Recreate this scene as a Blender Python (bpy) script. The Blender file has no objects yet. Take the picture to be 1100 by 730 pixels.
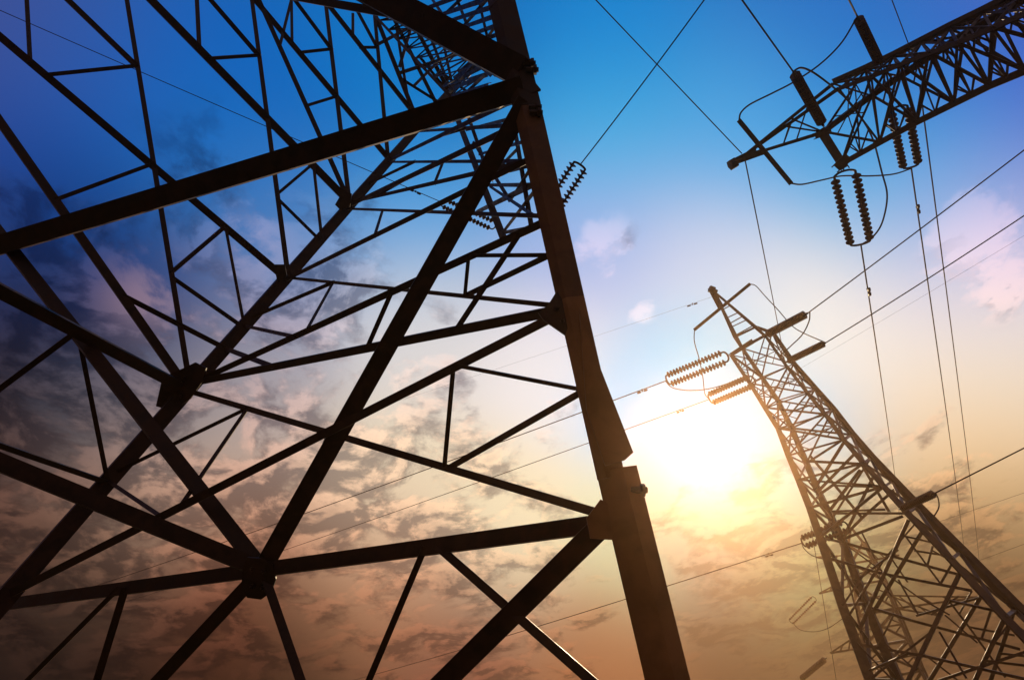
import bpy, bmesh, math, random
from mathutils import Vector, Matrix
random.seed(7)
S = bpy.context.scene
COL = S.collection

# ------------------------------------------------------------------ camera
W0, H0, F0 = 1100.0, 730.0, 620.0            # photograph size and focal length in its pixels
EYE = Vector((0, 0, 1.6))
_uc = Vector((-75, 599, 620)).normalized()    # world up in (right, up, forward) camera axes
_yc = (Vector((0, 0, 1)) - _uc * _uc.z).normalized()
_xc = _yc.cross(_uc)
if _xc.x < 0: _xc = -_xc
def cam2world(v): return Vector((_xc.dot(v), _yc.dot(v), _uc.dot(v)))
AX, AY, AZ = cam2world(Vector((1,0,0))), cam2world(Vector((0,1,0))), cam2world(Vector((0,0,1)))
cam_d = bpy.data.cameras.new('camera'); cam = bpy.data.objects.new('camera', cam_d); COL.objects.link(cam)
m = Matrix((AX, AY, -AZ)).transposed().to_4x4(); m.translation = EYE
cam.matrix_world = m
cam_d.sensor_fit = 'HORIZONTAL'; cam_d.sensor_width = 36; cam_d.lens = 36 * F0 / W0
cam_d.clip_start = 0.05; cam_d.clip_end = 20000
S.camera = cam
def ray(px, py): return AX * ((px - W0/2) / F0) + AY * ((H0/2 - py) / F0) + AZ
def P(px, py, z): return EYE + ray(px, py) * z           # photograph pixel + depth -> place in the world
def pix(p):
    d = p - EYE; z = d.dot(AZ)
    return Vector((W0/2 + d.dot(AX)/z*F0, H0/2 - d.dot(AY)/z*F0)), z
def depth(p): return (p - EYE).dot(AZ)

# ------------------------------------------------------------------ light, sky, exposure
SUN = ray(757, 490).normalized()
SUN_EL = math.asin(SUN.z); SUN_AZ = math.atan2(SUN.x, SUN.y)
sl = bpy.data.lights.new('sun', 'SUN'); sl.energy = 5.0; sl.angle = math.radians(0.5); sl.color = (1.0, 0.72, 0.42)
so = bpy.data.objects.new('sun', sl); COL.objects.link(so)
so.rotation_euler = SUN.to_track_quat('Z', 'Y').to_euler()
S.view_settings.view_transform = 'Standard'; S.view_settings.look = 'None'
S.view_settings.exposure = 0; S.view_settings.gamma = 1; S.view_settings.use_curve_mapping = False
S.cycles.use_denoising = True
S.cycles.max_bounces = 6; S.cycles.volume_bounces = 0
S.cycles.transparent_max_bounces = 8

def lin(c): return tuple(((v/255)/12.92 if v <= 10 else (((v/255)+.055)/1.055)**2.4) for v in c)

class NB:                                                    # small node-graph helper
    def __init__(s, nt): s.nt = nt; s.n = nt.nodes; s.l = nt.links
    def _in(s, sock, v):
        if hasattr(v, 'is_output'): s.l.new(v, sock)
        elif v is not None: sock.default_value = v
    def math(s, op, a, b=None, c=None, clamp=False):
        n = s.n.new('ShaderNodeMath'); n.operation = op; n.use_clamp = clamp
        for i, v in enumerate((a, b, c)): s._in(n.inputs[i], v)
        return n.outputs[0]
    def vm(s, op, a, b=None, out=0):
        n = s.n.new('ShaderNodeVectorMath'); n.operation = op
        s._in(n.inputs[0], a)
        if b is not None: s._in(n.inputs['Scale'] if op == 'SCALE' else n.inputs[1], b)
        return n.outputs['Value' if op in ('DOT_PRODUCT', 'LENGTH') else 'Vector']
    def noise(s, vec, scale, detail=5, rough=.55, dist=0):
        n = s.n.new('ShaderNodeTexNoise'); s._in(n.inputs['Vector'], vec)
        n.inputs['Scale'].default_value = scale; n.inputs['Detail'].default_value = detail
        n.inputs['Roughness'].default_value = rough; n.inputs['Distortion'].default_value = dist
        return n.outputs['Fac']
    def step(s, v, a, b, lo=0, hi=1):
        n = s.n.new('ShaderNodeMapRange'); n.interpolation_type = 'SMOOTHSTEP'
        s._in(n.inputs[0], v)
        for i, x in zip((1, 2, 3, 4), (a, b, lo, hi)): s._in(n.inputs[i], x)
        return n.outputs[0]
    def mix(s, f, a, b, blend='MIX'):
        n = s.n.new('ShaderNodeMix'); n.data_type = 'RGBA'; n.blend_type = blend
        s._in(n.inputs[0], f); s._in(n.inputs[6], a); s._in(n.inputs[7], b)
        return n.outputs[2]

wd = bpy.data.worlds.new('World'); S.world = wd; wd.use_nodes = True
nt = wd.node_tree; nt.nodes.clear(); B = NB(nt)
tc = nt.nodes.new('ShaderNodeTexCoord'); D = B.vm('NORMALIZE', tc.outputs['Generated'])
# colours of the evening sky by direction
SKY = [((0,0),(58,80,150),.13), ((110,80),(16,88,168),.13), ((260,70),(8,100,184),.13), ((430,50),(6,118,194),.13), ((650,20),(14,134,206),.13),
       ((900,20),(4,118,196),.13), ((1090,120),(44,128,206),.13), ((640,150),(88,168,222),.12), ((800,140),(90,164,222),.12),
       ((990,190),(118,166,220),.12), ((250,180),(32,110,184),.12), ((30,190),(26,66,138),.12), ((50,310),(14,40,80),.12), ((110,260),(26,62,122),.11),
       ((170,330),(46,74,118),.11), ((300,260),(84,126,184),.12), ((450,240),(112,164,216),.12), ((630,260),(166,186,230),.12),
       ((760,290),(212,216,234),.12), ((1050,270),(192,194,224),.12), ((40,420),(34,56,68),.11), ((140,430),(92,98,108),.10), ((250,400),(146,140,150),.12),
       ((450,340),(204,206,214),.12), ((600,390),(240,232,234),.11), ((880,360),(246,236,228),.12), ((1060,380),(236,219,206),.12),
       ((40,540),(96,74,64),.11), ((200,520),(170,142,124),.12), ((420,540),(224,196,164),.12), ((560,560),(246,222,182),.11), ((400,620),(186,142,110),.10), ((240,610),(134,92,70),.10), ((60,620),(66,40,30),.10),
       ((757,490),(255,255,250),.09), ((700,440),(255,252,246),.10), ((757,400),(250,244,242),.10), ((840,460),(254,244,226),.10), ((757,565),(252,224,166),.09), ((680,570),(250,220,166),.09), ((860,570),(246,210,146),.10),
       ((1050,500),(226,188,142),.12), ((20,700),(14,5,2),.10), ((100,705),(34,13,7),.09), ((190,690),(70,31,18),.09),
       ((330,690),(102,60,44),.10), ((490,690),(150,104,78),.10), ((640,690),(180,126,84),.10), ((810,670),(156,104,68),.10),
       ((960,660),(112,73,50),.10), ((1090,610),(116,74,50),.09), ((1080,720),(46,21,10),.10)]
EXTRA = [((0,0,1),(20,90,165),.4), ((0,-1,.35),(150,125,130),.6), ((-1,-.3,.2),(110,85,90),.5), ((1,-.3,.25),(150,130,135),.5),
         ((-.6,1,.02),(40,16,8),.25), ((.6,1,.0),(90,50,26),.3), ((0,0,-1),(20,14,8),.6)]
import numpy as np
HAZE_D, HAZE_G, HAZE_C, HAZE_TOP = .0011, .91, (1.0, .63, .36), 24.0
def through_air(d, c):
    # the sky's own colour, from the colour it has seen through the haze layer
    if d.z < .1: return c
    L = (HAZE_TOP - 1.6)/d.z
    hg = (1-HAZE_G**2)/(4*math.pi)/(1+HAZE_G**2-2*HAZE_G*d.dot(SUN))**1.5
    return tuple(max(.04*c[i], (c[i] - sl.energy*sl.color[i]*HAZE_C[i]*HAZE_D*L*hg)/math.exp(-HAZE_D*L)) for i in range(3))
LOBES = [(ray(*p).normalized(), through_air(ray(*p).normalized(), lin(c)), s) for p, c, s in SKY] + [(Vector(d).normalized(), lin(c), s) for d, c, s in EXTRA]
_K = np.array([[math.exp((a[0].dot(b[0]) - 1)/(b[2]**2*.6)) + 1e-9 for b in LOBES] for a in LOBES])
_K /= _K.sum(1, keepdims=True)
_T = np.array([a[1] for a in LOBES]); _C = _T.copy()
for _ in range(60): _C = np.clip(_C + .5*(_T - _K @ _C), .0005, 1.6)      # so that the blended sky has each colour where it belongs
acc = wsum = None
for (d, c, s), cc_ in zip(LOBES, _C):
    dot = B.vm('DOT_PRODUCT', D, tuple(d))
    k = 1/(s*s*.6)
    w = B.math('EXPONENT', B.math('MULTIPLY_ADD', dot, k, -k))
    w = B.math('ADD', w, 1e-9)
    cv = B.vm('SCALE', tuple(float(v) for v in cc_), w)
    acc = cv if acc is None else B.vm('ADD', acc, cv)
    wsum = w if wsum is None else B.math('ADD', wsum, w)
base = B.vm('SCALE', acc, B.math('DIVIDE', 1.0, wsum))
# glow round the sun behind thin cloud
sd = B.vm('DOT_PRODUCT', D, tuple(SUN))
g1 = B.math('EXPONENT', B.math('MULTIPLY_ADD', sd, 330.0, -330.0))
g2 = B.math('EXPONENT', B.math('MULTIPLY_ADD', sd, 75.0, -75.0))
base = B.vm('ADD', base, B.vm('SCALE', (.12, .12, .12), g1))
base = B.vm('ADD', base, B.vm('SCALE', (.22, .22, .22), g2))
# cloud layer: a flat deck seen in perspective
sep = nt.nodes.new('ShaderNodeSeparateXYZ'); nt.links.new(D, sep.inputs[0])
inv = B.math('DIVIDE', 1.0, B.math('ADD', B.math('MAXIMUM', sep.outputs[2], 0.0), .12))
comb = nt.nodes.new('ShaderNodeCombineXYZ')
nt.links.new(B.math('MULTIPLY', sep.outputs[0], inv), comb.inputs[0])
nt.links.new(B.math('MULTIPLY', sep.outputs[1], inv), comb.inputs[1])
deck = comb.outputs[0]
def lobe(p, s):
    k = 1/(s*s); return B.math('EXPONENT', B.math('MULTIPLY_ADD', B.vm('DOT_PRODUCT', D, tuple(ray(*p).normalized())), k, -k))
cov = None
for p, s, a in [((50,350),.15,1.0), ((120,560),.26,1.0), ((330,520),.22,.95), ((300,320),.2,.85), ((430,400),.12,.7), ((150,420),.18,1.0), ((470,560),.16,.9), ((600,460),.08,.5), ((790,610),.14,.9),
                ((1000,650),.18,.95), ((500,690),.25,.7), ((1060,255),.07,1.0), ((640,268),.05,.85), ((690,338),.025,.9), ((1000,280),.04,.7)]:
    l = B.math('MULTIPLY', lobe(p, s), a)
    cov = l if cov is None else B.math('MAXIMUM', cov, l)
n1 = B.noise(deck, 5.6, 8, .60, .3)
n2 = B.noise(B.vm('ADD', deck, tuple(Vector((SUN.x, SUN.y, 0)).normalized()*-.042)), 5.6, 8, .60, .3)
n0 = B.noise(deck, 1.8, 3, .5, .2)
n3 = B.noise(deck, 13.0, 5, .62, .5)
den = B.math('ADD', B.math('MULTIPLY_ADD', n3, .22, n1), B.math('MULTIPLY_ADD', n0, .5, -.36))
body = B.step(B.math('ADD', den, B.math('MULTIPLY_ADD', cov, .38, -.72)), -.05, .10)
body = B.math('MULTIPLY', body, B.step(cov, .16, .5))
rim = B.step(B.math('SUBTRACT', n1, n2), -.06, .09)
thick = B.step(den, .48, .74)
dark = B.vm('MULTIPLY', base, (.40, .385, .43))
lit = B.vm('ADD', B.vm('MULTIPLY', base, (1.30, 1.12, 1.04)), B.vm('SCALE', (.11, .060, .045), lobe((310, 440), .17)))
for _p, _s in (((1060, 255), .06), ((640, 268), .045), ((690, 338), .03), ((272, 256), .035), ((150, 318), .035)):
    lit = B.vm('ADD', lit, B.vm('SCALE', (.17, .09, .06), lobe(_p, _s))); rim = B.math('ADD', rim, lobe(_p, _s*1.3))
cl = B.mix(B.math('MULTIPLY_ADD', thick, -.45, rim, clamp=True), dark, lit)
skyc = B.mix(B.math('MULTIPLY', body, .9), base, cl)
ns = nt.nodes.new('ShaderNodeTexSky'); ns.sky_type = 'NISHITA'; ns.sun_disc = False
ns.sun_elevation = SUN_EL; ns.sun_rotation = SUN_AZ
bg1 = nt.nodes.new('ShaderNodeBackground'); nt.links.new(ns.outputs[0], bg1.inputs[0]); bg1.inputs[1].default_value = .0006
bg2 = nt.nodes.new('ShaderNodeBackground'); nt.links.new(skyc, bg2.inputs[0]); bg2.inputs[1].default_value = 1.0
ad = nt.nodes.new('ShaderNodeAddShader'); nt.links.new(bg1.outputs[0], ad.inputs[0]); nt.links.new(bg2.outputs[0], ad.inputs[1])
ow = nt.nodes.new('ShaderNodeOutputWorld'); nt.links.new(ad.outputs[0], ow.inputs[0])
wd.cycles.sampling_method = 'MANUAL'; wd.cycles.sample_map_resolution = 512

# ------------------------------------------------------------------ materials
def mat(name, c1, c2, rough=.55, metal=0.0, scale=6.0, bump=.15, spec=.15):
    mt = bpy.data.materials.new(name); mt.use_nodes = True
    n = mt.node_tree; b = NB(n); bs = n.nodes['Principled BSDF']
    t = n.nodes.new('ShaderNodeTexCoord').outputs['Object']
    f = b.step(b.noise(t, scale, 6, .6, .3), .38, .64)
    n.links.new(b.mix(f, (*c1, 1), (*c2, 1)), bs.inputs['Base Color'])
    n.links.new(b.math('MULTIPLY_ADD', f, .2, rough - .1), bs.inputs['Roughness'])
    bs.inputs['Metallic'].default_value = metal
    bs.inputs['Specular IOR Level'].default_value = spec
    bp = n.nodes.new('ShaderNodeBump'); bp.inputs['Strength'].default_value = bump; bp.inputs['Distance'].default_value = .01
    n.links.new(b.noise(t, scale * 7, 4, .6), bp.inputs['Height']); n.links.new(bp.outputs[0], bs.inputs['Normal'])
    return mt
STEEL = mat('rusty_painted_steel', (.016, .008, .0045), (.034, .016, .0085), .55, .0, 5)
LEG_GLARE_FAINT = mat('faint_glare_leg_steel', (.075, .033, .013), (.115, .052, .021), .5, 0, 4)  # upper leg section: weaker sun glare painted in as a lighter brown
LEG_GLARE = mat('glare_tinted_leg_steel', (.165, .073, .027), (.225, .100, .038), .5, 0, 3)  # lower leg: sun glare over the same steel, put into its base colour
STEEL2 = mat('weathered_lattice_steel', (.040, .020, .011), (.070, .036, .020), .55, .0, 3)
WIRE = mat('wire', (.03, .022, .018), (.045, .033, .026), .8, 0, 2, spec=.1)
GLAZE = mat('brown_insulator_glaze', (.045, .016, .008), (.07, .028, .014), .6, 0, 8)
CONC = mat('concrete', (.25, .24, .22), (.34, .32, .29), .9, 0, 4)
TWIG = mat('bark', (.03, .02, .014), (.06, .04, .025), .9, 0, 10)
SOIL = mat('dry_grass_ground', (.05, .045, .02), (.10, .075, .035), .95, 0, .4, .6, .1)

# ------------------------------------------------------------------ builders
def tag(o, label=None, cat=None, group=None, kind=None):
    for k, v in (('label', label), ('category', cat), ('group', group), ('kind', kind)):
        if v: o[k] = v
    return o
def obj(name, bm, mt, parent=None):
    bmesh.ops.recalc_face_normals(bm, faces=bm.faces[:])
    me = bpy.data.meshes.new(name); bm.to_mesh(me); bm.free(); me.materials.append(mt)
    o = bpy.data.objects.new(name, me); COL.objects.link(o)
    if parent:
        o.parent = parent; o.matrix_parent_inverse = Matrix.Translation(-parent.location)
    return o
def empty(name, loc):
    o = bpy.data.objects.new(name, None); COL.objects.link(o); o.location = loc; o.empty_display_size = .3
    return o
def bar(bm, p0, p1, w0, w1=None, rot=0.0, prof='L', t=.14, ref=None):
    """steel section from p0 to p1; w = face width; its broad face looks to the ground side where the camera stands"""
    w1 = w1 or w0
    ax = (p1 - p0).normalized()
    v = (ref - p0) if ref is not None else (EYE - (p0 + p1)/2)
    n = (v - ax * v.dot(ax))
    n = n.normalized() if n.length > 1e-6 else ax.orthogonal().normalized()
    s = ax.cross(n).normalized()
    if rot:
        q = Matrix.Rotation(rot, 3, ax); n = q @ n; s = q @ s
    if prof == 'L':  pts = [(-.5, 0), (.5, 0), (.5, -t), (-.5+t, -t), (-.5+t, -.85), (-.5, -.85)]
    elif prof == 'C': pts = [(-.5, 0), (.5, 0), (.5, -.7), (.5-t, -.7), (.5-t, -t), (-.5+t, -t), (-.5+t, -.7), (-.5, -.7)]
    elif prof == 'V': pts = [(-.5, -.25), (-.18, 0), (.5, -.12), (.5, -.24), (-.16, -.14), (-.44, -.40)]
    else: pts = [(-.5, 0), (.5, 0), (.5, -.35), (-.5, -.35)]
    r0 = [bm.verts.new(p0 + (s*a + n*b) * w0) for a, b in pts]
    r1 = [bm.verts.new(p1 + (s*a + n*b) * w1) for a, b in pts]
    k = len(pts)
    for i in range(k): bm.faces.new((r0[i], r0[(i+1) % k], r1[(i+1) % k], r1[i]))
    bm.faces.new(r0[::-1]); bm.faces.new(r1)
def tube(bm, pts, r, sides=6, taper=None):
    prev = None; up = None; n = len(pts)
    for i, p in enumerate(pts):
        t = (pts[min(i+1, n-1)] - pts[max(i-1, 0)]).normalized()
        if up is None: up = t.orthogonal().normalized()
        up = (up - t*up.dot(t)).normalized(); s = t.cross(up)
        rr = r if taper is None else r * (1 + (taper-1)*i/(n-1))
        ring = [bm.verts.new(p + (up*math.cos(2*math.pi*k/sides) + s*math.sin(2*math.pi*k/sides))*rr) for k in range(sides)]
        if prev:
            for k in range(sides): bm.faces.new((prev[k], prev[(k+1) % sides], ring[(k+1) % sides], ring[k]))
        else: bm.faces.new(ring[::-1])
        prev = ring
    bm.faces.new(prev)
def lathe(bm, p0, ax, prof, sides=12):
    up = ax.orthogonal().normalized(); s = ax.cross(up); prev = None
    for d, r in prof:
        ring = [bm.verts.new(p0 + ax*d + (up*math.cos(2*math.pi*k/sides) + s*math.sin(2*math.pi*k/sides))*r) for k in range(sides)]
        if prev:
            for k in range(sides): bm.faces.new((prev[k], prev[(k+1) % sides], ring[(k+1) % sides], ring[k]))
        else: bm.faces.new(ring[::-1])
        prev = ring
    bm.faces.new(prev)
def plate(bm, poly, thick):
    """flat plate: world points poly, thickened away from the eye side"""
    n = Vector((0,0,0))
    for i in range(len(poly)): n += (poly[i]-poly[0]).cross(poly[(i+1) % len(poly)]-poly[0])
    n.normalize()
    if n.dot(EYE - poly[0]) < 0: n = -n
    a = [bm.verts.new(p + n*thick*.5) for p in poly]; b = [bm.verts.new(p - n*thick*.5) for p in poly]
    bm.faces.new(a); bm.faces.new(b[::-1])
    for i in range(len(poly)): bm.faces.new((a[i], a[(i+1) % len(poly)], b[(i+1) % len(poly)], b[i]))
    return n
def crom(pts, k=8):
    q = [pts[0]*2 - pts[1]] + pts + [pts[-1]*2 - pts[-2]]; out = []
    for i in range(1, len(q)-2):
        a, b, c, d = q[i-1:i+3]
        for j in range(k):
            t = j/k
            out.append(.5*((2*b) + (c-a)*t + (2*a-5*b+4*c-d)*t*t + (3*b-a-3*c+d)*t**3))
    out.append(pts[-1]); return out

# ------------------------------------------------------------------ ground
bm = bmesh.new(); R = 6000; N = 60
gv = {}
def gr(i): return math.copysign(abs(i/(N/2))**3, i) * R
for i in range(-N//2, N//2+1):
    for j in range(-N//2, N//2+1):
        x, y = gr(i), gr(j)
        d = math.hypot(x, y)
        h = -.08 + .05*math.sin(x*.35+1)*math.cos(y*.29) - (0 if d < 400 else 0)
        gv[i, j] = bm.verts.new((x, y, h))
for i in range(-N//2, N//2):
    for j in range(-N//2, N//2): bm.faces.new((gv[i,j], gv[i+1,j], gv[i+1,j+1], gv[i,j+1]))
tag(obj('ground', bm, SOIL), kind='structure')
def to_ground(p0, p1, z=-.1):
    d = p1 - p0; return p0 + d * ((z - p0.z)/d.z)

# ------------------------------------------------------------------ the near pylon, its foot right beside the camera
class Mem:
    def __init__(s, a, b): s.a, s.b = a, b
    def at(s, px, py):
        (A_, za), (B_, zb) = pix(s.a), pix(s.b)
        d = B_ - A_; u = (Vector((px, py)) - A_).dot(d)/d.length_squared
        t = u*za/(u*za + (1-u)*zb)
        return s.a.lerp(s.b, t)
near = empty('lattice_pylon', (1.2, 3.0, 0))
tag(near, 'huge dark pylon towering on the left, its thick leg and bracing crossing the whole frame', 'pylon')
M = {}
L1 = M['L1'] = Mem(P(539, 0, 6.3), P(716, 730, 3.95))
L2 = M['L2'] = Mem(P(10, 638, 6.4), P(481, 101, 15.5))
pa, pb, pc = L2.a, L2.b, P(0, 0, 9.5)
PLN = (pb-pa).cross(pc-pa).normalized()
def pl(px, py):
    r = ray(px, py); return EYE + r * ((pa-EYE).dot(PLN)/r.dot(PLN))
def member(key, a, b, wpx, part='lattice_brace', prof='L', rot=None, wpx2=None, mt=STEEL, ref=None):
    M[key] = Mem(a, b)
    # widths are given where the member is seen, in photo pixels at its two ends' mean depth
    za, zb = depth(a), depth(b)
    zm = max(.5, (za+zb)/2)
    w = wpx*zm/F0
    bm = bmesh.new(); bar(bm, a, b, w, w if wpx2 is None else wpx2*zm/F0, random.uniform(-.25, .25) if rot is None else rot, prof, ref=ref)
    return obj(part, bm, mt, near)
def on(k, x, y): return M[k].at(x, y)
# legs
up0, up1 = L1.at(531, -34), L1.at(651, 497)
top = P(516, -110, 7.3)
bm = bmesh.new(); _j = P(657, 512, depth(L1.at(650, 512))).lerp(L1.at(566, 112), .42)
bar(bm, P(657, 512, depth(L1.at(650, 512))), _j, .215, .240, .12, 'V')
leg1 = obj('leg', bm, LEG_GLARE, near)
bm = bmesh.new(); bar(bm, _j, L1.at(566, 112), .240, .275, .12, 'V'); obj('leg', bm, LEG_GLARE_FAINT, near)  # darker step, where the painted glare fades upwards
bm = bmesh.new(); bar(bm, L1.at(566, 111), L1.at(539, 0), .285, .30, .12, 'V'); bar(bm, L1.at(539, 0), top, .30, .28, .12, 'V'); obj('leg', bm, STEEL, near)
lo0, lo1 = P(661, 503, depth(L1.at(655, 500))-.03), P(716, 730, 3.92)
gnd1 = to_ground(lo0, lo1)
bm = bmesh.new(); bar(bm, lo0, gnd1, .315, .27, .12, 'V'); obj('leg', bm, LEG_GLARE, near)
bm = bmesh.new(); bar(bm, to_ground(L2.b, L2.a), L2.at(300, 296), .21, .20, .1); bar(bm, L2.at(300, 296), L2.b, .20, .17, .1)
bar(bm, L2.b, P(512, 66, 16.5), .17, .15, .1); obj('leg', bm, STEEL, near)
# two more legs left of the view
A_end, F_end = P(-62, 281, 7.6), P(-62, 657.5, 8.0)
Lc = Mem(F_end, A_end)
bm = bmesh.new(); bar(bm, to_ground(A_end, F_end), A_end + (A_end-F_end)*.5, .26, .24, .3); obj('leg', bm, STEEL, near)
E_end, Y_end = P(-60, 471, 5.2), P(-60, 282, 5.4)
bm = bmesh.new(); bar(bm, to_ground(Y_end, E_end), Y_end + (Y_end-E_end)*.6, .26, .24, .3); obj('leg', bm, STEEL, near)
# main (thick) members
mb = 'main_brace'
member('F', L1.at(664, 566) + AZ*.12, F_end, 13.5, 'horizontal_beam', rot=.1)
N1 = on('F', 283, 618)
member('A', L1.at(550, 97), A_end, 21, 'horizontal_beam', rot=.1)
member('C', L1.at(550, 112), N1, 19.5, mb, rot=-.1)
member('G', N1, P(-40, 200, 8.0), 13, mb, rot=.15)
member('E', N1, P(-60, 471, 5.2), 17, mb, rot=.1)
member('B', L1.at(548, 78), P(330, -46, 6.8), 28, mb, rot=.1)
member('F2', L1.at(742, 792), P(-62, 800, 7.4), 14, 'horizontal_beam', rot=.1)
member('D', L1.at(664, 546) + AZ*.06, on('F2', 411, 790), 23, mb, rot=-.1)
member('nl', N1, on('F2', 106, 792), 14, mb)
member('nr', N1, on('F2', 346, 792), 9.5, mb)
member('B2', on('B', 452, 25), P(240, -17, 8.6), 7.5, mb)
LB = Mem(L1.a + AZ*.16, L1.b + AZ*.16)      # bolted on behind the leg
# right-hand face, leg to leg
member('K', L2.at(205, 407), LB.at(601, 334), 8.5, 'horizontal_beam', rot=.1)
member('I', L2.at(14, 640), LB.at(600, 333), 9, mb)
member('J', L2.at(200, 418), LB.at(645, 566), 7)
member('V', L2.at(210, 410), LB.at(588, 236), 7)
member('W', L2.at(303, 298), LB.at(572, 168), 5)
member('U', L2.at(306, 296), LB.at(601, 334), 4)
member('U2', L2.at(373, 224), LB.at(590, 233), 3.4)
member('W2', L2.at(380, 217), LB.at(572, 172), 4)
member('W3', L2.at(376, 219), LB.at(562, 130), 5)
member('W4', L2.at(414, 168), LB.at(556, 104), 4)
member('W5', L2.at(417, 174), LB.at(574, 174), 3)
member('W6', L2.at(445, 141), LB.at(562, 135), 3)
member('x4a', L2.at(235, 368), on('K', 294, 393), 5.5)
member('r1', on('V', 419, 310), on('K', 394, 374), 5)
member('r2', on('V', 501, 271), on('U', 499, 320), 4)
member('r3', on('V', 504, 270), LB.at(596, 276), 4)
member('r4', on('U', 499, 320), LB.at(596, 270), 6)
member('r5', on('V', 556, 246), on('K', 489, 354), 6)
member('r6', on('I', 486, 393), on('J', 476, 506), 5, prof='B', rot=0)
member('r7', on('I', 490, 391), LB.at(632, 423), 4)
member('r8', on('J', 480, 507), LB.at(632, 415), 7)
member('r9', on('J', 352, 466), on('C', 322, 537), 3)
member('q1', on('U', 358, 302), on('V', 327, 352), 3)
member('q2', L2.at(273, 342), on('U', 358, 302), 4)
member('q3', L2.at(263, 350), on('V', 316, 361), 4)
member('z1', on('J', 265, 440), L2.at(128, 508), 4)
member('z2', on('J', 265, 440), on('I', 194, 547), 4)
member('y4', L2.at(104, 509), P(-60, 458, 5.6), 6, prof='B', rot=0, ref=EYE - SUN*9)
member('y5', L2.at(116, 516), on('I', 174, 556), 4)
member('s1', on('U2', 411, 226), on('W', 402, 252), 3)
member('s2', on('W2', 404, 211), on('W3', 445, 190), 3)
member('s3', L2.at(395, 195), on('W5', 445, 174), 3)
member('s4', on('W5', 476, 174), on('W2', 467, 196), 3)
member('s5', on('W4', 470, 143), on('W6', 500, 138), 3)
member('Y1', L2.at(187, 407), P(-60, 282, 5.4), 13, mb, 'B', rot=.0, ref=EYE - SUN*9)
member('y2', on('G', 76, 361), P(-60, 462, 6.4), 6)
member('y3', on('G', 79, 362), L2.at(104, 507), 4.5)
member('f1', on('F', 128, 640), on('F2', -40, 800), 5)
member('f2', on('F', 136, 640), on('F2', 83, 795), 7.5)
member('d1', on('F', 458, 596), on('F2', 368, 795), 7)
member('d2', on('F', 470, 595), on('F2', 708, 793), 10)
# left-hand face beyond, seen against the blue
member('M1', L2.at(299, 292), pl(-30, 14), 8, mb)
member('N', L2.at(188, 402), pl(134, -14), 5)
member('M3', L2.at(186, 404), pl(-30, 87), 8.5, mb)
member('M2', L2.at(374, 216), pl(148, -15), 8, mb)
member('x4', L2.at(235, 368), on('M3', 130, 318), 5.5)
member('a', on('M1', 34, 65), pl(28, -15), 4)
member('b', on('M1', 51, 78), on('N', 145, 71), 4)
member('c', on('N', 146, 72), pl(58, -15), 5.5)
member('e', on('M2', 214, 53), pl(211, -14), 4)
member('h', L2.at(302, 290), pl(269, -12), 4.7)
member('f', on('M2', 226, 62), on('h', 276, 60), 3.2)
member('g', on('h', 276, 61), pl(214, -14), 5)
member('i', L2.at(371, 215), pl(270, -18), 5)
member('j', L2.at(417, 170), pl(260, -17), 5.5)
member('o', L2.at(370, 216), pl(348, -12), 4.5)
member('k', pl(315, -8), on('i', 298, 51), 3)
member('l', pl(313, -10), on('j', 316, 45), 3)
member('m', pl(309, -10), on('o', 353, 53), 4)
member('n', on('j', 324, 55), on('o', 355, 53), 3)
member('p', on('i', 326, 115), on('o', 358, 104), 3)
member('x1', on('N', 177, 294), on('M1', 240, 246), 4)
member('x2', on('N', 178, 299), L2.at(253, 344), 4.5)
member('x3', on('M1', 240, 247), L2.at(254, 343), 3)
member('q', on('M3', 59, 215), on('N', 157, 177), 4)
member('s', on('h', 294, 209), on('M2', 331, 181), 3)
member('sa', on('h', 296, 214), L2.at(338, 253), 3.5)
member('sb', on('M2', 332, 182), L2.at(340, 251), 3)
member('t', L2.at(453, 132), pl(338, -14), 4.5)
member('u', L2.at(413, 170), pl(399, -20), 4)
member('v', L2.at(450, 135), pl(388, -22), 4.5)
for n_, (p_, q_, w_) in enumerate([((418,10),(468,110),4), ((446,14),(429,72),3.2), ((424,18),(440,118),3), ((429,79),(500,56),3),
        ((438,14),(481,96),4), ((430,84),(470,109),3), ((458,28),(483,94),3.2), ((379,14),(379,39),3), ((384,12),(404,49),3.6), ((386,51),(405,51),3),
        ((475,40),(486,92),3), ((450,60),(492,112),3), ((445,92),(475,62),3), ((404,49),(440,30),3), ((470,75),(520,112),3)]):
    member('up%d' % n_, pl(*p_), pl(*q_), w_)
# the narrow upper body, looked up into
def zup(x): return 15.0 + (6.9 - 15.0)*min(1, max(0, (x-455)/75))      # from the far leg to the near one
def up(x, y, z): return P(x, y, zup(x))
for n_, (p_, q_, w_) in enumerate([((483,104),(524,92),4), ((482,97),(523,80),4), ((484,90),(522,70),3.6), ((487,84),(520,62),3.6), ((492,78),(518,56),3.2),
        ((488,110),(530,104),3.4), ((483,100),(520,58),3), ((492,108),(526,76),3),
        ((446,14),(520,-14),4), ((456,22),(526,-2),4), ((466,28),(528,8),3.6), ((478,36),(530,18),3.6), ((490,43),(533,28),3.2), ((500,50),(536,37),3.2), ((512,57),(540,48),3),
        ((462,-4),(500,52),3.4), ((488,-8),(514,58),3.4), ((512,-10),(528,60),3), ((528,-6),(484,44),3.2), ((505,-10),(462,30),3), ((538,20),(510,60),3)]):
    member('ub%d' % n_, up(*p_, 15.5), up(*q_, 16.5), w_, 'upper_brace')
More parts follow.
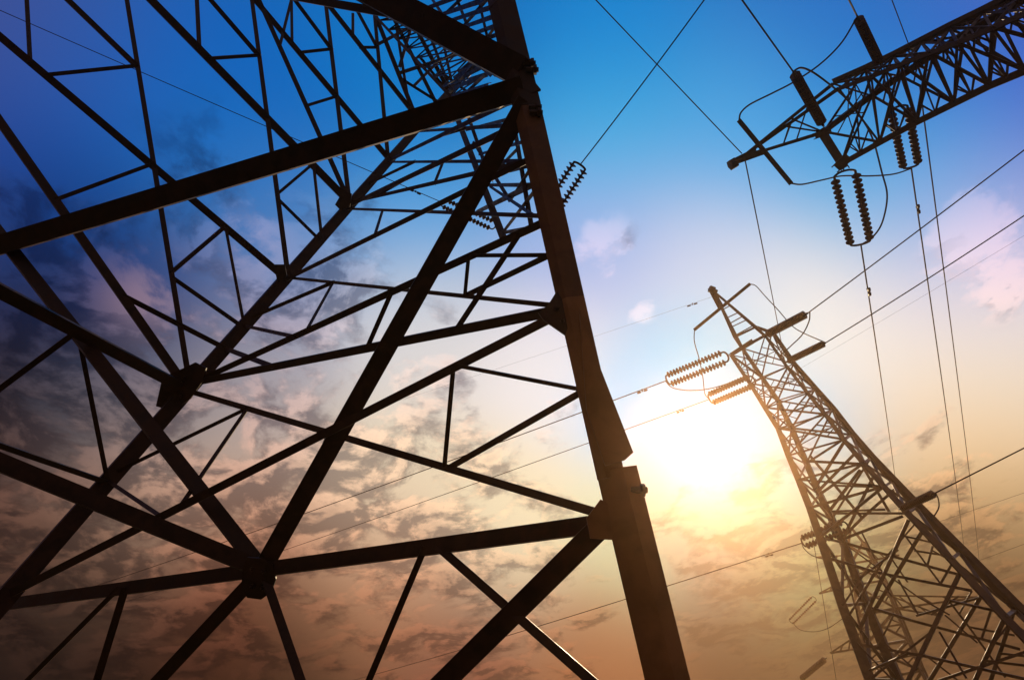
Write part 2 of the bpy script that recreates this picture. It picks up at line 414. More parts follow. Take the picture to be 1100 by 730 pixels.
# the short cross-arm on the far side that carries the insulators
for n_, (p_, q_, w_) in enumerate([((484,108),(541,256),6.5), ((502,122),(527,194),4), ((553,138),(571,244),5), ((560,140),(590,236),4), ((524,199),(586,199),3.6),
        ((512,228),(586,192),5), ((526,200),(574,232),3.4), ((534,186),(582,172),7), ((508,152),(548,216),3.4), ((514,166),(570,150),3.2), ((541,250),(600,240),4),
        ((548,216),(572,178),3), ((500,140),(548,128),3), ((540,250),(574,206),3.2), ((556,160),(530,186),3)]):
    member('ca%d' % n_, P(*p_, 15.6 - 8.6*min(1, max(0, (p_[0]-484)/90))), P(*q_, 15.6 - 8.6*min(1, max(0, (q_[0]-484)/90))), w_, 'arm_member')
for n_ in range(9):
    t_, u_ = n_/8, (n_+.5)/8
    ca_, cb_ = (446+78*t_, 12+66*t_), (408+76*t_, 22+82*t_)
    member('ux%d' % n_, up(*ca_, 0), up(*cb_, 0), 1.7, 'upper_brace')
    if n_ < 8:
        cc2, cd_ = (446+78*(n_+1)/8, 12+66*(n_+1)/8), (408+76*(n_+1)/8, 22+82*(n_+1)/8)
        member('uy%d' % n_, up(*ca_, 0), up(*cd_, 0), 1.5, 'upper_brace')
        member('uz%d' % n_, up(*cb_, 0), up(*cc2, 0), 1.5, 'upper_brace')
member('uc', up(400, 14, 0), up(486, 106, 0), 3, 'upper_brace'); member('ud', up(440, 7, 0), up(528, 81, 0), 3, 'upper_brace')
# gussets and bolts
def gusset(poly, z, bolts=(), th=.025, br=None, mt=STEEL):
    pts = [P(x, y, z) for x, y in poly] if not callable(z) else [P(x, y, z(x, y)) for x, y in poly]
    bm = bmesh.new(); n = plate(bm, pts, th); g = obj('gusset_plate', bm, mt, near)
    for (x, y) in bolts:
        zz = z if not callable(z) else z(x, y)
        b = bmesh.new(); c = P(x, y, zz); r = (br or 2.6)*zz/F0
        lathe(b, c, n, [(0, r), (.045, r), (.05, r*.6), (.075, r*.6)], 6)
        o = obj('bolt', b, STEEL, g)
    return g
def ngon(cx, cy, r, k, a0=.3, sx=1): return [(cx+sx*r*math.cos(a0+2*math.pi*i/k), cy+r*math.sin(a0+2*math.pi*i/k)) for i in range(k)]
zN = depth(N1) - .06
gusset([(266,598),(281,599),(293,606),(297,621),(292,635),(281,643),(266,641),(260,628),(261,611)], zN, [(272,610),(284,612),(272,628),(284,630)])
zG = depth(L2.at(198, 410)) - .15
gusset([(175,405),(200,394),(210,389),(222,395),(218,409),(205,428),(185,441),(168,436)], zG, [(185,415),(198,406),(194,425)])
gusset([(598,313),(588,329),(578,336),(584,344),(607,360),(615,340)], lambda x, y: depth(L1.at(600, y)) + .04, [(598,333),(604,345)])
gusset([(645,536),(630,556),(634,578),(664,580),(668,550)], lambda x, y: depth(L1.at(655, y)) + .05, mt=LEG_GLARE)
gusset([(622,330),(634,368),(680,486),(671,494),(650,500),(630,440)], lambda x, y: depth(L1.at(640, y)) - .012, mt=LEG_GLARE)  # splice plate, in the lower leg's painted-glare colour
gusset([(564,76),(581,97),(570,101),(560,92)], lambda x, y: depth(L1.at(553, y)) + .02)
gusset([(368,206),(378,208),(376,222),(366,226),(360,220)], depth(L2.at(371, 215)) - .2)
gusset([(294,284),(306,284),(309,300),(298,302)], depth(L2.at(302, 293)) - .12)
for (x, y, ang) in [(571,68,.3), (574,75,.3), (577,115,.2), (578,121,.2), (686,526,.1), (566,66,.3)]:   # bolts standing out on the leg's edge
    z = depth(L1.at(x, y)); bm = bmesh.new()
    lathe(bm, P(x-9, y, z), AX, [(0, .028), (.075, .028), (.08, .05), (.11, .05), (.113, .025), (.13, .025)], 6); obj('bolt', bm, STEEL, near)
for q in (gnd1, to_ground(L2.b, L2.a), to_ground(A_end, F_end), to_ground(Y_end, E_end)):
    bm = bmesh.new(); lathe(bm, Vector((q.x, q.y, -.3)), Vector((0,0,1)), [(0, .6), (.5, .6), (.55, .5)], 8); obj('footing', bm, CONC, near)

# ------------------------------------------------------------------ generic lattice column
def lattice(root, rings, wleg, wbr, mt, leg='leg', br='cross_brace', cap=95, redundant=(), skip=()):
    """rings: list of four corner points; every leg and every bar is its own part"""
    for k in range(4):
        bm = bmesh.new()
        for i in range(len(rings)-1):
            bar(bm, rings[i][k], rings[i+1][k], wleg(i), wleg(i+1), (-.7, .7, 2.2, -2.2)[k] * .4, 'L', .2)
        obj(leg, bm, mt, root)
    bars = []
    for i in range(len(rings)-1):
        for k in range(4):
            a, b = rings[i][k], rings[i][(k+1) % 4]; c, d = rings[i+1][k], rings[i+1][(k+1) % 4]
            w = wbr(i)
            if (i, k) in skip: continue
            bars.append((a, d, w)); bars.append((b, c, w)); bars.append((c, d, w))
            if i in redundant:
                x = (a+b+c+d)/4
                bars.append(((a+c)/2, x, w*.6)); bars.append(((b+d)/2, x, w*.6))
                bars.append(((a+c)/2, a.lerp(d, .25), w*.6)); bars.append(((b+d)/2, b.lerp(c, .25), w*.6)); bars.append(((a+c)/2, c.lerp(b, .25), w*.6)); bars.append(((b+d)/2, d.lerp(a, .25), w*.6))
    def size(t): 
        pa_, za = pix(t[0]); pb_, zb = pix(t[1])
        vis = 1 if any(-50 < q.x < 1150 and -50 < q.y < 780 for q in (pa_, pb_)) else 0
        return vis*((pa_-pb_).length + 1) * t[2]/max(1, za)
    bars.sort(key=size, reverse=True)
    for a, b, w in bars[:cap]:
        bm = bmesh.new(); bar(bm, a, b, w, None, random.uniform(-.6, .6)); obj(br, bm, mt, root)
    if len(bars) > cap:
        bm = bmesh.new()
        for a, b, w in bars[cap:]: bar(bm, a, b, w, None, random.uniform(-.6, .6))
        tag(obj('minor_bracing', bm, mt, root), kind='stuff')
def rod(root, name, p, q, r, mt, sides=8):
    bm = bmesh.new(); tube(bm, [p, q], r, sides); return obj(name, bm, mt, root)

# ------------------------------------------------------------------ the pylon at the right
ZT = 28.0
apex = P(767, 313, ZT)
nh = Vector((apex.x, apex.y, 0)).normalized(); d0 = nh.dot(apex)
def onface(px, py, off, slope):
    """ray against a leaning face of the pylon: n.p = d0 + off - slope*(apex.z - p.z)"""
    r = ray(px, py)
    # n.(E + r t) + slope*(apex.z - E.z - r.z t) = d0 + off
    t = (d0 + off - nh.dot(EYE) - slope*(apex.z - EYE.z)) / (nh.dot(r) - slope*r.z)
    return EYE + r*t
rt = empty('lattice_pylon', Vector((nh.x*d0*1.02, nh.y*d0*1.02, 0)))
tag(rt, 'backlit brown pylon leaning into the lower right, pointed top left of the sun glare', 'pylon')
ST = [((785,381),(797,374),(822,360),(829,357)), ((806,412),(818,405),(846,394),(852,391)), ((822,438),(835,430),(868,422),(875,418)),
      ((836,460),(850,460),(887,445),(894,440)), ((847,489),(866,498),(907,472),(914,467)), ((858,515),(880,531),(928,497),(935,492)),
      ((870,545),(893,558),(950,522),(958,517)), ((881,577),(905,582),(975,550),(983,544)), ((905,650),(929,648),(1022,600),(1031,593)),
      ((935,730),(964,731),(1080,662),(1090,654)), ((985,862),(1022,855),(1200,785),(1214,774))]
rings = []
for a, b, c, d in ST:
    rings.append([onface(*a, -.2, .06), onface(*b, .9, -.05), onface(*d, .9, -.05), onface(*c, -.2, .06)])
last = [to_ground(rings[-2][k], rings[-1][k]) for k in range(4)]
if all(p.z < rings[-1][k].z for k, p in enumerate(last)): rings.append(last)
lattice(rt, rings, lambda i: (.13+.016*i), lambda i: .048 + .006*i, STEEL2, redundant=(0,1,2,3,9), cap=95, skip=[(i, k) for i in (4,5,6,7,8) for k in (1, 3)])
# peak: tapered spire, bolted tip, jumper bar, struts
tipb = [onface(797,373,-.2,.06), onface(789,362,.5,0), onface(812,351,.9,-.05), onface(821,360,-.2,.06)]
bm = bmesh.new()
for p in tipb: bar(bm, apex, p, .10, .12)
bar(bm, tipb[0], tipb[1], .1); bar(bm, tipb[1], tipb[2], .1); bar(bm, tipb[2], tipb[3], .12); bar(bm, tipb[3], rings[0][3], .14); bar(bm, tipb[0], rings[0][3], .1)
bar(bm, tipb[1], rings[0][1], .12); bar(bm, tipb[2], rings[0][2], .14)
for u_ in (.35, .6, .8):
    q = [apex.lerp(p, u_) for p in tipb]
    for k in range(4): bar(bm, q[k], q[(k+1) % 4], .05)
obj('peak', bm, STEEL2, rt)
bm = bmesh.new(); bar(bm, P(763,309,ZT), P(775,331,ZT), .26, .3, 0, 'C'); lathe(bm, P(762,310,ZT), (P(770,313,ZT)-P(762,310,ZT)).normalized(), [(0,.1),(0,.18),(.25,.18),(.26,.09),(.4,.09)], 6)
obj('peak_cap', bm, STEEL2, rt)
rod(rt, 'jumper_bar', P(746,354,ZT-.2), P(805.5,305,ZT+.3), .08, STEEL2)
bm = bmesh.new(); bar(bm, rings[0][0], onface(809,366,.2,.02), .16, .22, 0, 'C'); bar(bm, rings[0][0], rings[1][1], .1); bar(bm, rings[0][3], rings[0][1], .12); obj('arm_frame', bm, STEEL2, rt)
for q in rings[-1]:
    bm = bmesh.new(); lathe(bm, Vector((q.x, q.y, -.3)), Vector((0,0,1)), [(0, .6), (.5, .6), (.55, .5)], 8); obj('footing', bm, CONC, rt)
FR, BK = (-.2, .06), (.9, -.05)
LOW = [('front',(893,600),(940,614),3), ('front',(940,614),(1044,634),3), ('back',(905,582),(940,592),3), ('back',(940,592),(1031,617),3),
 ('front',(976,558),(924,674),4), ('back',(991,570),(934,664),4), ('front',(973,576),(1010,626),2), ('back',(1002,586),(996,608),2.2), ('front',(1022,606),(1010,627),2.2),
 ('front',(970,575),(1004,583),2), ('back',(982,591),(1014,596),2.2), ('front',(965,622),(987,661),2), ('front',(1032,612),(970,741),4), ('back',(1054,640),(994,738),4),
 ('back',(934,652),(979,666),3), ('back',(979,666),(1096,697),3), ('front',(924,692),(992,704),3), ('front',(992,704),(1110,731),3), ('back',(1021,647),(1041,673),2.2), ('back',(1041,673),(1080,727),2.2),
 ('back',(1066,650),(1054,687),2.2), ('front',(1020,645),(1070,656),2.6), ('back',(1041,673),(1090,682),2.2), ('front',(1009,678),(1038,728),2.2), ('back',(984,661),(1058,640),2.2),
 ('front',(1008,731),(1049,717),3), ('front',(1049,717),(1104,699),3), ('front',(907,578),(970,554),3), ('back',(907,575),(927,555),3), ('back',(927,555),(966,521),3),
 ('front',(895,551),(975,551),2.6), ('back',(893,549),(951,547),2.2), ('back',(870,489),(927,557),3), ('front',(924,496),(955,549),3), ('back',(940,508),(907,575),3.2),
 ('front',(908,472),(874,526),3), ('back',(924,504),(888,552),3), ('front',(917,488),(878,528),3), ('back',(893,521),(952,523),2.4), ('front',(866,495),(927,498),3),
 ('front',(858,515),(928,497),2.6), ('back',(880,531),(935,492),3), ('front',(870,545),(950,522),3), ('front',(858,515),(950,522),2.2), ('back',(893,558),(935,492),2.2), ('front',(881,577),(950,522),2.8), ('back',(918,625),(965,590),2.2),
 ('front',(912,661),(941,612),2.4), ('back',(925,640),(950,600),2), ('front',(934,720),(975,702),2.4), ('front',(936,728),(1003,676),2.2)]
LOW += [('back',(885,540),(908,577),2), ('front',(905,650),(931,612),2), ('back',(929,648),(912,600),1.8), ('front',(905,600),(929,690),1.8), ('back',(950,600),(985,560),1.8), ('front',(940,614),(958,640),1.8),
 ('back',(958,600),(975,625),1.8), ('front',(1000,590),(1018,600),1.8), ('back',(1000,660),(1030,640),1.8), ('front',(1015,660),(1050,690),1.8), ('back',(990,700),(1030,731),1.8), ('front',(950,690),(985,720),1.8),
 ('back',(960,660),(940,700),1.8), ('front',(1060,700),(1085,668),1.8), ('back',(1044,634),(1030,660),1.8), ('front',(985,640),(1020,660),1.8), ('back',(905,582),(985,640),1.6), ('front',(920,690),(960,731),2), ('back',(940,600),(925,570),1.8)]
for fc, a_, b_, w_ in LOW:
    q0, q1 = onface(*a_, *(FR if fc == 'front' else BK)), onface(*b_, *(FR if fc == 'front' else BK))
    bm = bmesh.new(); bar(bm, q0, q1, w_*.95*depth(q0.lerp(q1, .5))/F0, None, random.uniform(-.3, .3)); obj('panel_brace', bm, STEEL2, rt)

# ------------------------------------------------------------------ the cross-arm reaching in at the top right, with its pylon
ar = empty('lattice_pylon', P(1330, -60, 14).xyz * 1); ar.location.z = 0
tag(ar, 'dark pylon whose long lattice cross-arm reaches in at the top right corner', 'pylon')
SA = [((904,176),(885,142),(895,90),(901,95)), ((945,153),(937,103),(930,75),(936,82)), ((985,131),(968,82),(960,61),(967,69)),
      ((1025,111),(1003,59),(990,46),(998,57)), ((1063,92),(1036,38),(1020,31),(1028,46)), ((1101,76),(1072,17),(1056,14),(1066,30)),
      ((1146,52),(1114,-8),(1100,-8),(1110,10)), ((1330,-40),(1290,-110),(1280,-100),(1295,-80))]
rA = []
for i, (q_, p_, r_, s_) in enumerate(SA):
    zc = 18.0 - .45*i - (1.2 if i == 7 else 0)
    wd_ = .6 + .12*i
    rA.append([P(*q_, zc - .2), P(*p_, zc + wd_), P(*r_, zc + wd_ + .5), P(*s_, zc + .2)])
lattice(ar, rA, lambda i: .16 + .010*i, lambda i: .062 + .005*i, STEEL, 'arm_chord', 'arm_brace', 95, redundant=(0,1,2,3,4,5,6))
tipA = P(797, 169, 18.3)
bm = bmesh.new()
for k in (1, 2, 3): bar(bm, tipA, rA[0][k], .09, .12)
for u_ in (.5, .66):
    bar(bm, tipA.lerp(rA[0][1], u_), tipA.lerp(rA[0][2], u_ + .06), .045); bar(bm, tipA.lerp(rA[0][1], u_), tipA.lerp(rA[0][3], u_), .045)
bar(bm, tipA.lerp(rA[0][2], .52), rA[0][1], .055); bar(bm, tipA.lerp(rA[0][3], .45), rA[0][1], .055)
obj('arm_peak', bm, STEEL, ar)
bm = bmesh.new(); bar(bm, P(786,175,18.3), P(822,162,18.3), .19, .2, 0, 'C'); bar(bm, P(786,175,18.3), P(812,160,18.4), .2, .1, 0, 'C')
lathe(bm, P(784,178,18.3), (P(796,171,18.3)-P(784,178,18.3)).normalized(), [(0,.1),(0,.17),(.22,.17),(.24,.08),(.4,.08)], 6); obj('arm_cap', bm, STEEL, ar)
rod(ar, 'jumper_bar', P(793.5,129,18.0), P(850,197.5,18.0), .075, STEEL)
bm = bmesh.new(); bar(bm, P(881,139,18.6), P(907,180,17.7), .27, .24, 0, 'C'); bar(bm, P(876,146,18.5), P(893,140,18.5), .2, .2, 0, 'C'); bar(bm, P(899,180,17.7), P(912,168,17.7), .26, .3, 0, 'C'); obj('end_frame', bm, STEEL, ar)
cc = sum((p for p in rA[-1]), Vector((0,0,0)))/4
legs_top = [Vector((cc.x + sx*1.1, cc.y + sy*1.1, cc.z + 1.2)) for sx, sy in ((-1,-1),(-1,1),(1,1),(1,-1))]
rB = []
for i in range(8):
    u_ = i/7; w_ = 1.1 + 2.2*u_
    rB.append([Vector((cc.x + 1.2 + sx*w_, cc.y + sy*w_, (cc.z+1.6)*(1-u_) - .1*u_)) for sx, sy in ((-1,-1),(-1,1),(1,1),(1,-1))])
lattice(ar, rB, lambda i: .2, lambda i: .11, STEEL, 'leg', 'cross_brace', 0)

# ------------------------------------------------------------------ the small distant pylon seen through the right one
ft = empty('lattice_pylon', (0,0,0))
tag(ft, 'small distant pylon with three pairs of arms seen through the right pylon', 'pylon')
ZF = 46.0
fa = P(918, 575, ZF); nf = Vector((fa.x, fa.y, 0)).normalized(); df = nf.dot(fa)
def onfar(px, py, off=0):
    r = ray(px, py); t = (df + off - nf.dot(EYE))/nf.dot(r); return EYE + r*t
SF = [((911,585),(927,582)), ((914,605),(938,601)), ((918,628),(949,623)), ((922,660),(962,653)), ((928,695),(976,687)), ((934,730),(990,720)), ((948,790),(1016,775))]
rF = []
for i, (l, r_) in enumerate(SF):
    o_ = .5 + .2*i
    rF.append([onfar(*l, -o_), onfar(*l, o_), onfar(*r_, o_), onfar(*r_, -o_)])
gl = [to_ground(rF[-2][k], rF[-1][k]) for k in range(4)]; rF.append(gl)
ft.location = Vector((sum(p.x for p in gl)/4, sum(p.y for p in gl)/4, 0))
lattice(ft, rF, lambda i: .26, lambda i: .15, STEEL2, cap=95, redundant=(1, 2, 3, 4, 5))
bm = bmesh.new(); top_f = onfar(914, 566)
for k in range(4): bar(bm, top_f, rF[0][k], .2)
obj('peak', bm, STEEL2, ft)
FARM = []
for tip, i, side in [((876,598),1,0), ((880,637),2,0), ((892,701),4,0), ((966,596),1,1), ((1012,661),3,1), ((1052,641),3,1)]:
    ks = (0, 1) if side == 0 else (3, 2)
    t_ = onfar(*tip); bm = bmesh.new()
    for k in ks:
        bar(bm, t_, rF[i][k], .13); bar(bm, t_, rF[i-1][k].lerp(rF[i][k], .55), .11)
    for u_ in (.3, .55, .8):
        for k in ks: bar(bm, t_.lerp(rF[i][k], u_), t_.lerp(rF[i-1][k].lerp(rF[i][k], .55), u_ + .1), .09)
        bar(bm, t_.lerp(rF[i][ks[0]], u_), t_.lerp(rF[i][ks[1]], u_ + .15 if u_ < .8 else 1), .08)
    obj('arm', bm, STEEL2, ft); FARM.append(t_)

# ------------------------------------------------------------------ insulators
def insulator(p0, p1, sep, r, n, label, sepdir=None, group='insulator strings', link0=.5, fat=.24, single=False):
    """pair of disc strings from the tower end p0 to the line end p1"""
    ax = (p1-p0).normalized(); L = (p1-p0).length
    v = sepdir if sepdir is not None else ax.cross((p0-EYE).normalized())
    v = (v - ax*v.dot(ax)).normalized()
    root = empty('insulator_set', p0); tag(root, label, 'insulator', group)
    l0 = min(.09*L, .3); l1 = min(.06*L, .2); body = L - l0 - l1
    for sgn in ((0,) if single else (-1, 1)):
        bm = bmesh.new(); st = p0 + ax*l0 + v*(sgn*sep/2); pr = [(0, r*.3)]
        pitch = body/n
        for i in range(n):
            z0 = i*pitch
            pr += [(z0 + pitch*.12, r*fat), (z0 + pitch*.34, r*max(fat, .62)), (z0 + pitch*.56, r), (z0 + pitch*.62, r*.97), (z0 + pitch*.63, r*fat), (z0 + pitch*.99, r*fat)]
        pr.append((body, r*.3)); lathe(bm, st, ax, pr, 12); obj('disc_string', bm, GLAZE, root)
    for base, out, far in ((p0 + ax*l0, -ax, p0), (p0 + ax*(l0+body), ax, p1)):
        bm = bmesh.new(); h = (base-far).length
        if single: tube(bm, [base, far], r*.18, 6)
        else:
            c = [base + v*sep/2, base + v*sep*.48 + out*h*.35, base + v*sep*.25 + out*h*.62, base + out*h*.68, base - v*sep*.25 + out*h*.62, base - v*sep*.48 + out*h*.35, base - v*sep/2]
            tube(bm, crom(c, 4), r*.27, 6); tube(bm, [base + out*h*.66, far], r*.16, 6)
        obj('yoke', bm, STEEL, root)
    return root
def vd(p): return (p-EYE).normalized()
def ins_px(a, za, b, zb, seppx, rpx, n, label, edge=False, fat=.24, single=False):
    p0, p1 = P(*a, za), P(*b, zb); z = (za+zb)/2
    return insulator(p0, p1, seppx*z/F0, rpx*z/F0, n, label, vd(p0) if edge else None, fat=fat, single=single)
zt1 = depth(rings[0][0]); zt2 = depth(rings[1][0]); zr1 = depth(rings[0][3]); zr2 = depth(rings[1][3])
ins_px((784,381), zt1, (715,409), zt1+2.0, 10.5, 3.6, 17, 'double insulator string pointing left just under the right pylon peak')
ins_px((812,407), zt2, (761,429), zt2+1.8, 10, 3.3, 15, 'double insulator string pointing left, second below the right pylon peak')
ins_px((820,361), zr1, (868,336), zr1-1.2, 4, 4.7, 24, 'thick insulator bar pointing up right from the right pylon peak', True, .7)
ins_px((844,389), zr2, (887,368), zr2-1.2, 4, 3.8, 24, 'slimmer insulator bar to the right of the right pylon, under the thicker one', True, .7)
zl3 = depth(rings[7][0])
ins_px((912,563), zl3+.3, (861,583), zl3+1.6, 9, 3.6, 12, 'double insulator string halfway down the right pylon, pointing left above the distant pylon')
zr3 = depth(rings[7][3])
ins_px((966,547), zr3-.3, (1005,529), zr3-1.0, 5, 4.4, 18, 'insulator bar halfway down the right pylon, pointing right towards the frame edge', True, .7)
ins_px((885,136), 18.5, (852,77), 17.2, 5, 5.6, 24, 'thick dark insulator bar rising from the end frame of the top right cross-arm', True, .75)
ins_px((946,70), 18.2, (921,18), 17.0, 5, 5.2, 22, 'dark insulator bar above the top right cross-arm, close to the top edge', True, .75)
ins_px((906,181), 17.7, (925,264), 19.6, 19, 4.6, 14, 'double insulator string hanging below the tip of the top right cross-arm, lower of two')
ins_px((965,112), 17.6, (979,181), 19.4, 14, 4.4, 13, 'double insulator string hanging under the middle of the top right cross-arm')
ins_px((594,222), 6.9, (624,176), 6.6, 14, 4.6, 9, 'short double insulator string sticking out right from behind the near pylon leg')
ins_px((534,244), 10.8, (474,217), 11.6, 8, 2.8, 14, 'thin insulator string seen through the near pylon bracing, left of its thick leg')
zf = ZF
ins_px((876,641), depth(FARM[1]), (849,668), depth(FARM[1])+3, 5, 1.2, 14, 'tiny double insulator string on the middle left arm of the distant pylon', fat=.5)
ins_px((888,706), depth(FARM[2]), (860,729), depth(FARM[2])+3, 0, 3.0, 14, 'tiny insulator string on the lowest left arm of the distant pylon', fat=.6, single=True)

# ------------------------------------------------------------------ conductors, jumpers, dampers
WR = {}
def wire(key, a, za, b, zb, wpx, label, sag=0.0, name='overhead_wire', cat='wire', ext=0.0, wz=None):
    p0, p1 = P(*a, za), P(*b, zb)
    if ext: p1 = p1 + (p1-p0)*ext
    WR[key] = (p0, p1, sag)
    z = wz or za
    n = 24
    pts = []
    for i in range(n+1):
        t = i/n; q = p0.lerp(p1, t); q.z -= sag*4*t*(1-t); pts.append(q)
    bm = bmesh.new(); tube(bm, pts, max(.004, wpx*.37*z/F0), 6)
    return tag(obj(name, bm, WIRE), label, cat, 'overhead wires')
wire('w1', (624,176), 6.6, (755,0), 5.8, 1.7, 'wire rising from the insulators behind the near leg to the top edge of the photo', .04, ext=.3)
wire('w2', (797,165), 18.2, (640,0), 16.5, 1.6, 'thin wire from the cross-arm tip at the top right up left to the top edge', .05, ext=.3)
wire('w3', (852,77), 17.2, (797,0), 15.4, 2.4, 'wire from the thick insulator bar above the cross-arm end up to the top edge', ext=.5)
wire('w4', (921,18), 17.0, (912,0), 16.0, 2.4, 'very short piece of wire above the insulator bar at the top edge', ext=2)
wire('w5', (978,53), 18, (958,0), 17.0, 1.3, 'faint thin wire from the top of the cross-arm up to the top edge', ext=.5)
wire('w6', (925,264), 19.6, (962,525), 62, 2.0, 'wire dropping from the lowest insulators of the top right cross-arm to the right pylon', .25, ext=.45, wz=21)
wire('w7', (979,181), 19.4, (1036,600), 75, 1.7, 'wire dropping from the middle hanging insulators of the top right cross-arm', .3, ext=.25, wz=24)
wire('w8', (988,92), 18.5, (1052,612), 78, 1.6, 'thin rightmost wire dropping from behind the top right cross-arm', .3, ext=.25, wz=24)
wire('w12', (800,170), 18.3, (843,389), 40, 1.5, 'thin wire dropping from the cross-arm tip to the right pylon peak', .1, ext=.3, wz=23)
wire('w9', (868,336), zr1-1.2, (1100,160), 19, 1.8, 'wire from the thick insulator bar of the right pylon up to the right edge', .05, ext=.4)
wire('w10', (887,368), zr2-1.2, (1100,229), 19.5, 1.7, 'wire from the slimmer insulator bar of the right pylon up to the right edge', .1, ext=.4)
wire('w11', (852,400), 29, (1100,252), 22, .25, 'faint hair-thin wire just below the two wires right of the right pylon peak', .05, ext=.4)
wire('w13', (715,409), zt1+2.0, (92,631), 62, 1.5, 'wire running down left from the upper double insulators, behind the near leg', .35, ext=.15, wz=31)
wire('w14', (761,429), zt2+1.8, (200,623), 62, 1.1, 'wire running down left from the lower double insulators, behind the near leg', .35, ext=.4, wz=31)
wire('w16', (861,583), zl3+1.6, (366,731), 58, 1.0, 'wire low in the photo from the halfway insulators of the right pylon down left', .3, ext=.3, wz=30)
wire('w15', (767,318), ZT, (300,470), 62, .3, 'faint hair-thin earth wire from the right pylon peak going left', .2, wz=30)
wire('w17', (1005,529), zr3-1.0, (1100,481), 18, 2.0, 'wire from the halfway insulator bar of the right pylon to the right edge', ext=.4)
wire('w19', (1000,563), 40, (1100,529), 34, .32, 'faint distant wire at the right edge below the halfway wire', ext=.4)
wire('w20', (1040,606), 62, (1100,584), 56, .4, 'faint distant wire at the right edge, lowest of all', ext=.6)
wire('w18', (474,217), 11.6, (0,11), 11.0, 1.1, 'thin wire crossing the blue top left to the insulators inside the near pylon', .02, ext=.15)
wire('w21', (871,565), 30, (899,735), 45, 1.1, 'thin wire hanging steeply left of the right pylon past the distant pylon', .05, ext=.3)
def jumper(pts, wpx, label):
    ps = [P(*p) for p in pts]; z = sum(p[2] for p in pts)/len(pts)
    bm = bmesh.new(); tube(bm, crom(ps, 8), wpx*.5*z/F0, 6)
    return tag(obj('jumper_cable', bm, WIRE), label, 'cable', 'jumper cables')
jumper([(794,129,18),(796,121,17.9),(806,112,17.8),(830,100,17.7),(853,88,17.7),(881,69,17.6),(904,46,17.4),(921,18,17)], 1.8, 'slack cable from the cross-arm jumper bar up to the insulator bar at the top edge')
jumper([(852,77,17.2),(860,73,17.4),(872,77,17.6),(889,89,18),(908,105,18.6),(922,122,18.8),(937,148,19),(947,184,19.2),(953,210,19.4),(948,238,19.5),(938,254,19.6),(925,263,19.6)], 2.0, 'slack cable looping under the cross-arm end past the hanging double insulators')
jumper([(850,197,18),(862,198,18.2),(885,193,18.6),(905,189,19.0),(935,189,19.3),(960,187,19.4),(979,181,19.4)], 1.7, 'slack cable from the lower end of the cross-arm jumper bar to the middle insulators')
jumper([(805.5,305,ZT+.3),(812,307,ZT),(822,318,ZT-.4),(836,333,ZT-.8),(850,349,ZT-1.1),(862,357,ZT-1.3),(887,368,zr2-1.2)], 1.1, 'thin cable from the right pylon jumper bar to the slimmer insulator bar')
jumper([(870,335,zr1-1.2),(869,345,zr1-1.2),(862,359,zr1-.9),(850,371,zr1-.6),(839,381,zr1-.2)], 1.3, 'short curved cable hanging under the thick insulator bar of the right pylon')
jumper([(746,354,ZT-.2),(746,367,ZT),(751,385,ZT+.3),(755,405,ZT+.7),(757,422,ZT+1.2),(762,429,zt2+1.8)], 1.0, 'thin cable from the right pylon jumper bar down to the lower double insulators')
jumper([(715,409,zt1+2),(722,416,zt1+1.8),(738,419,zt1+1.5),(758,418,zt1+1),(778,413,zt1+.5),(798,405,zt1)], 1.2, 'sagging cable under the upper double insulators left of the right pylon')
jumper([(1005,529,zr3-1),(1008,536,zr3-1),(1008,546,zr3-.8),(1000,559,zr3-.4)], 1.4, 'short curved cable under the halfway insulator bar on the right')
jumper([(861,583,zl3+1.6),(864,589,zl3+1.5),(872,596,zl3+1.2),(884,600,zl3+.8)], 1.0, 'short curved cable under the halfway double insulators on the left')
jumper([(851,668,ZF+2),(860,676,ZF+2),(875,678,ZF+1),(890,674,ZF),(905,664,ZF-.5)], .8, 'tiny slack cable under the middle left arm of the distant pylon')
def damper(key, px, py, Lpx, label, rpx=1.4):
    p0, p1, sag = WR[key]; m_ = Mem(p0, p1); c = m_.at(px, py)
    t = (c-p0).length/(p1-p0).length; c = c.copy(); c.z -= sag*4*t*(1-t)
    z = depth(c); ax = (p1-p0).normalized(); L = Lpx*z/F0; r = rpx*z/F0
    dn = Vector((0,0,-1)); dn = (dn - ax*dn.dot(ax)).normalized()
    root = empty('vibration_damper', c); tag(root, label, 'damper', 'vibration dampers')
    bm = bmesh.new(); bar(bm, c + dn*-r, c + dn*2.2*r, r*1.2, None, 0, 'B'); obj('clamp', bm, STEEL, root)
    bm = bmesh.new(); tube(bm, [c + dn*2*r - ax*L*.5, c + dn*2*r + ax*L*.5], r*.25, 6); obj('messenger_cable', bm, STEEL, root)
    for s_ in (-1, 1):
        bm = bmesh.new(); lathe(bm, c + dn*2*r + ax*(s_*L*.5), ax*-s_, [(0, r*.6), (.02, r), (L*.3, r), (L*.36, r*.5)], 8); obj('weight', bm, STEEL, root)
damper('w6', 932.5, 310, 17, 'damper on the wire dropping from the cross-arm tip insulators', 1.6)
damper('w7', 986.5, 222, 15, 'damper on the wire dropping from the cross-arm middle insulators', 1.5)
damper('w13', 690, 419, 12, 'damper on the wire left of the upper double insulators', 1.1)
damper('w14', 731, 441, 9, 'damper on the wire left of the lower double insulators', 1.0)
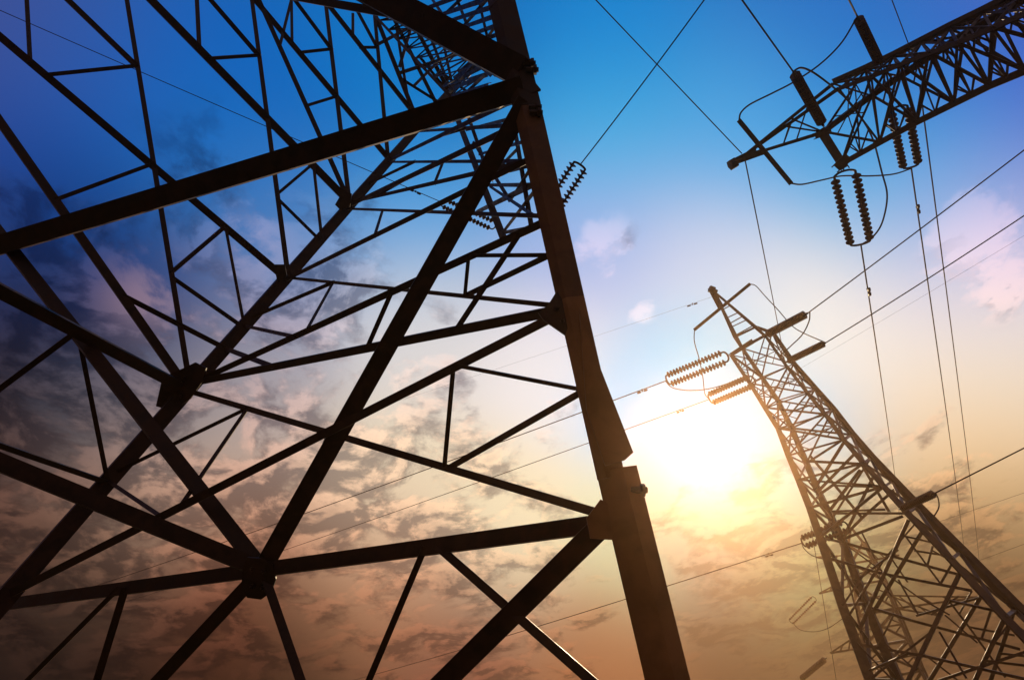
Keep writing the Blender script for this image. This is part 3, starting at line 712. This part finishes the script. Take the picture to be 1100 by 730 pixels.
damper('w16', 826, 595, 10, 'damper on the low wire left of the right pylon', 1.0)
damper('w15', 744, 327, 12, 'damper on the hair-thin wire beside the right pylon peak', .8)
damper('w18', 446, 207, 13, 'damper on the thin wire inside the near pylon bracing', 1.1)

# ------------------------------------------------------------------ bare shrub at the lower left
bm = bmesh.new()
def grow(p, d, L, r, lv):
    n = 5; pts = [p]; dd = d.copy()
    for i in range(n):
        dd = (dd + Vector((random.uniform(-.18,.18), random.uniform(-.18,.18), random.uniform(-.02,.12)))).normalized()
        pts.append(pts[-1] + dd*L/n)
    tube(bm, pts, r, 5, .45)
    if lv:
        for k in range(4):
            i = random.randint(1, n); a = random.uniform(0, 6.28)
            grow(pts[i], (dd + Vector((math.cos(a), math.sin(a), .35))*.75).normalized(), L*random.uniform(.45,.75), r*.5, lv-1)
sb = P(20, 700, 9.0); base_s = Vector((sb.x, sb.y, -.1))
for k in range(9):
    a = k/9*6.28
    h_ = max(1.5, (sb.z+.1))
    grow(base_s + Vector((math.cos(a)*.15, math.sin(a)*.15, 0)), Vector((math.cos(a)*.28, math.sin(a)*.28, 1)).normalized(), h_*random.uniform(.3,.45), .025, 3)
tag(obj('bare_shrub', bm, TWIG), 'bare twigs of a leafless shrub at the lower left corner under the near pylon', 'shrub')

# ------------------------------------------------------------------ air
HAZE = True
if HAZE:
    hz = bpy.data.materials.new('haze'); hz.use_nodes = True; n = hz.node_tree; n.nodes.clear()
    pv = n.nodes.new('ShaderNodeVolumePrincipled'); pv.inputs['Color'].default_value = (*HAZE_C, 1)
    pv.inputs['Density'].default_value = HAZE_D; pv.inputs['Anisotropy'].default_value = HAZE_G
    om = n.nodes.new('ShaderNodeOutputMaterial'); n.links.new(pv.outputs[0], om.inputs['Volume'])
    bm = bmesh.new(); bmesh.ops.create_cube(bm, size=1)
    for v in bm.verts: v.co = Vector((v.co.x*7000*2, v.co.y*7000*2, -1.5 if v.co.z < 0 else HAZE_TOP))
    o = obj('haze', bm, hz); tag(o, kind='stuff')
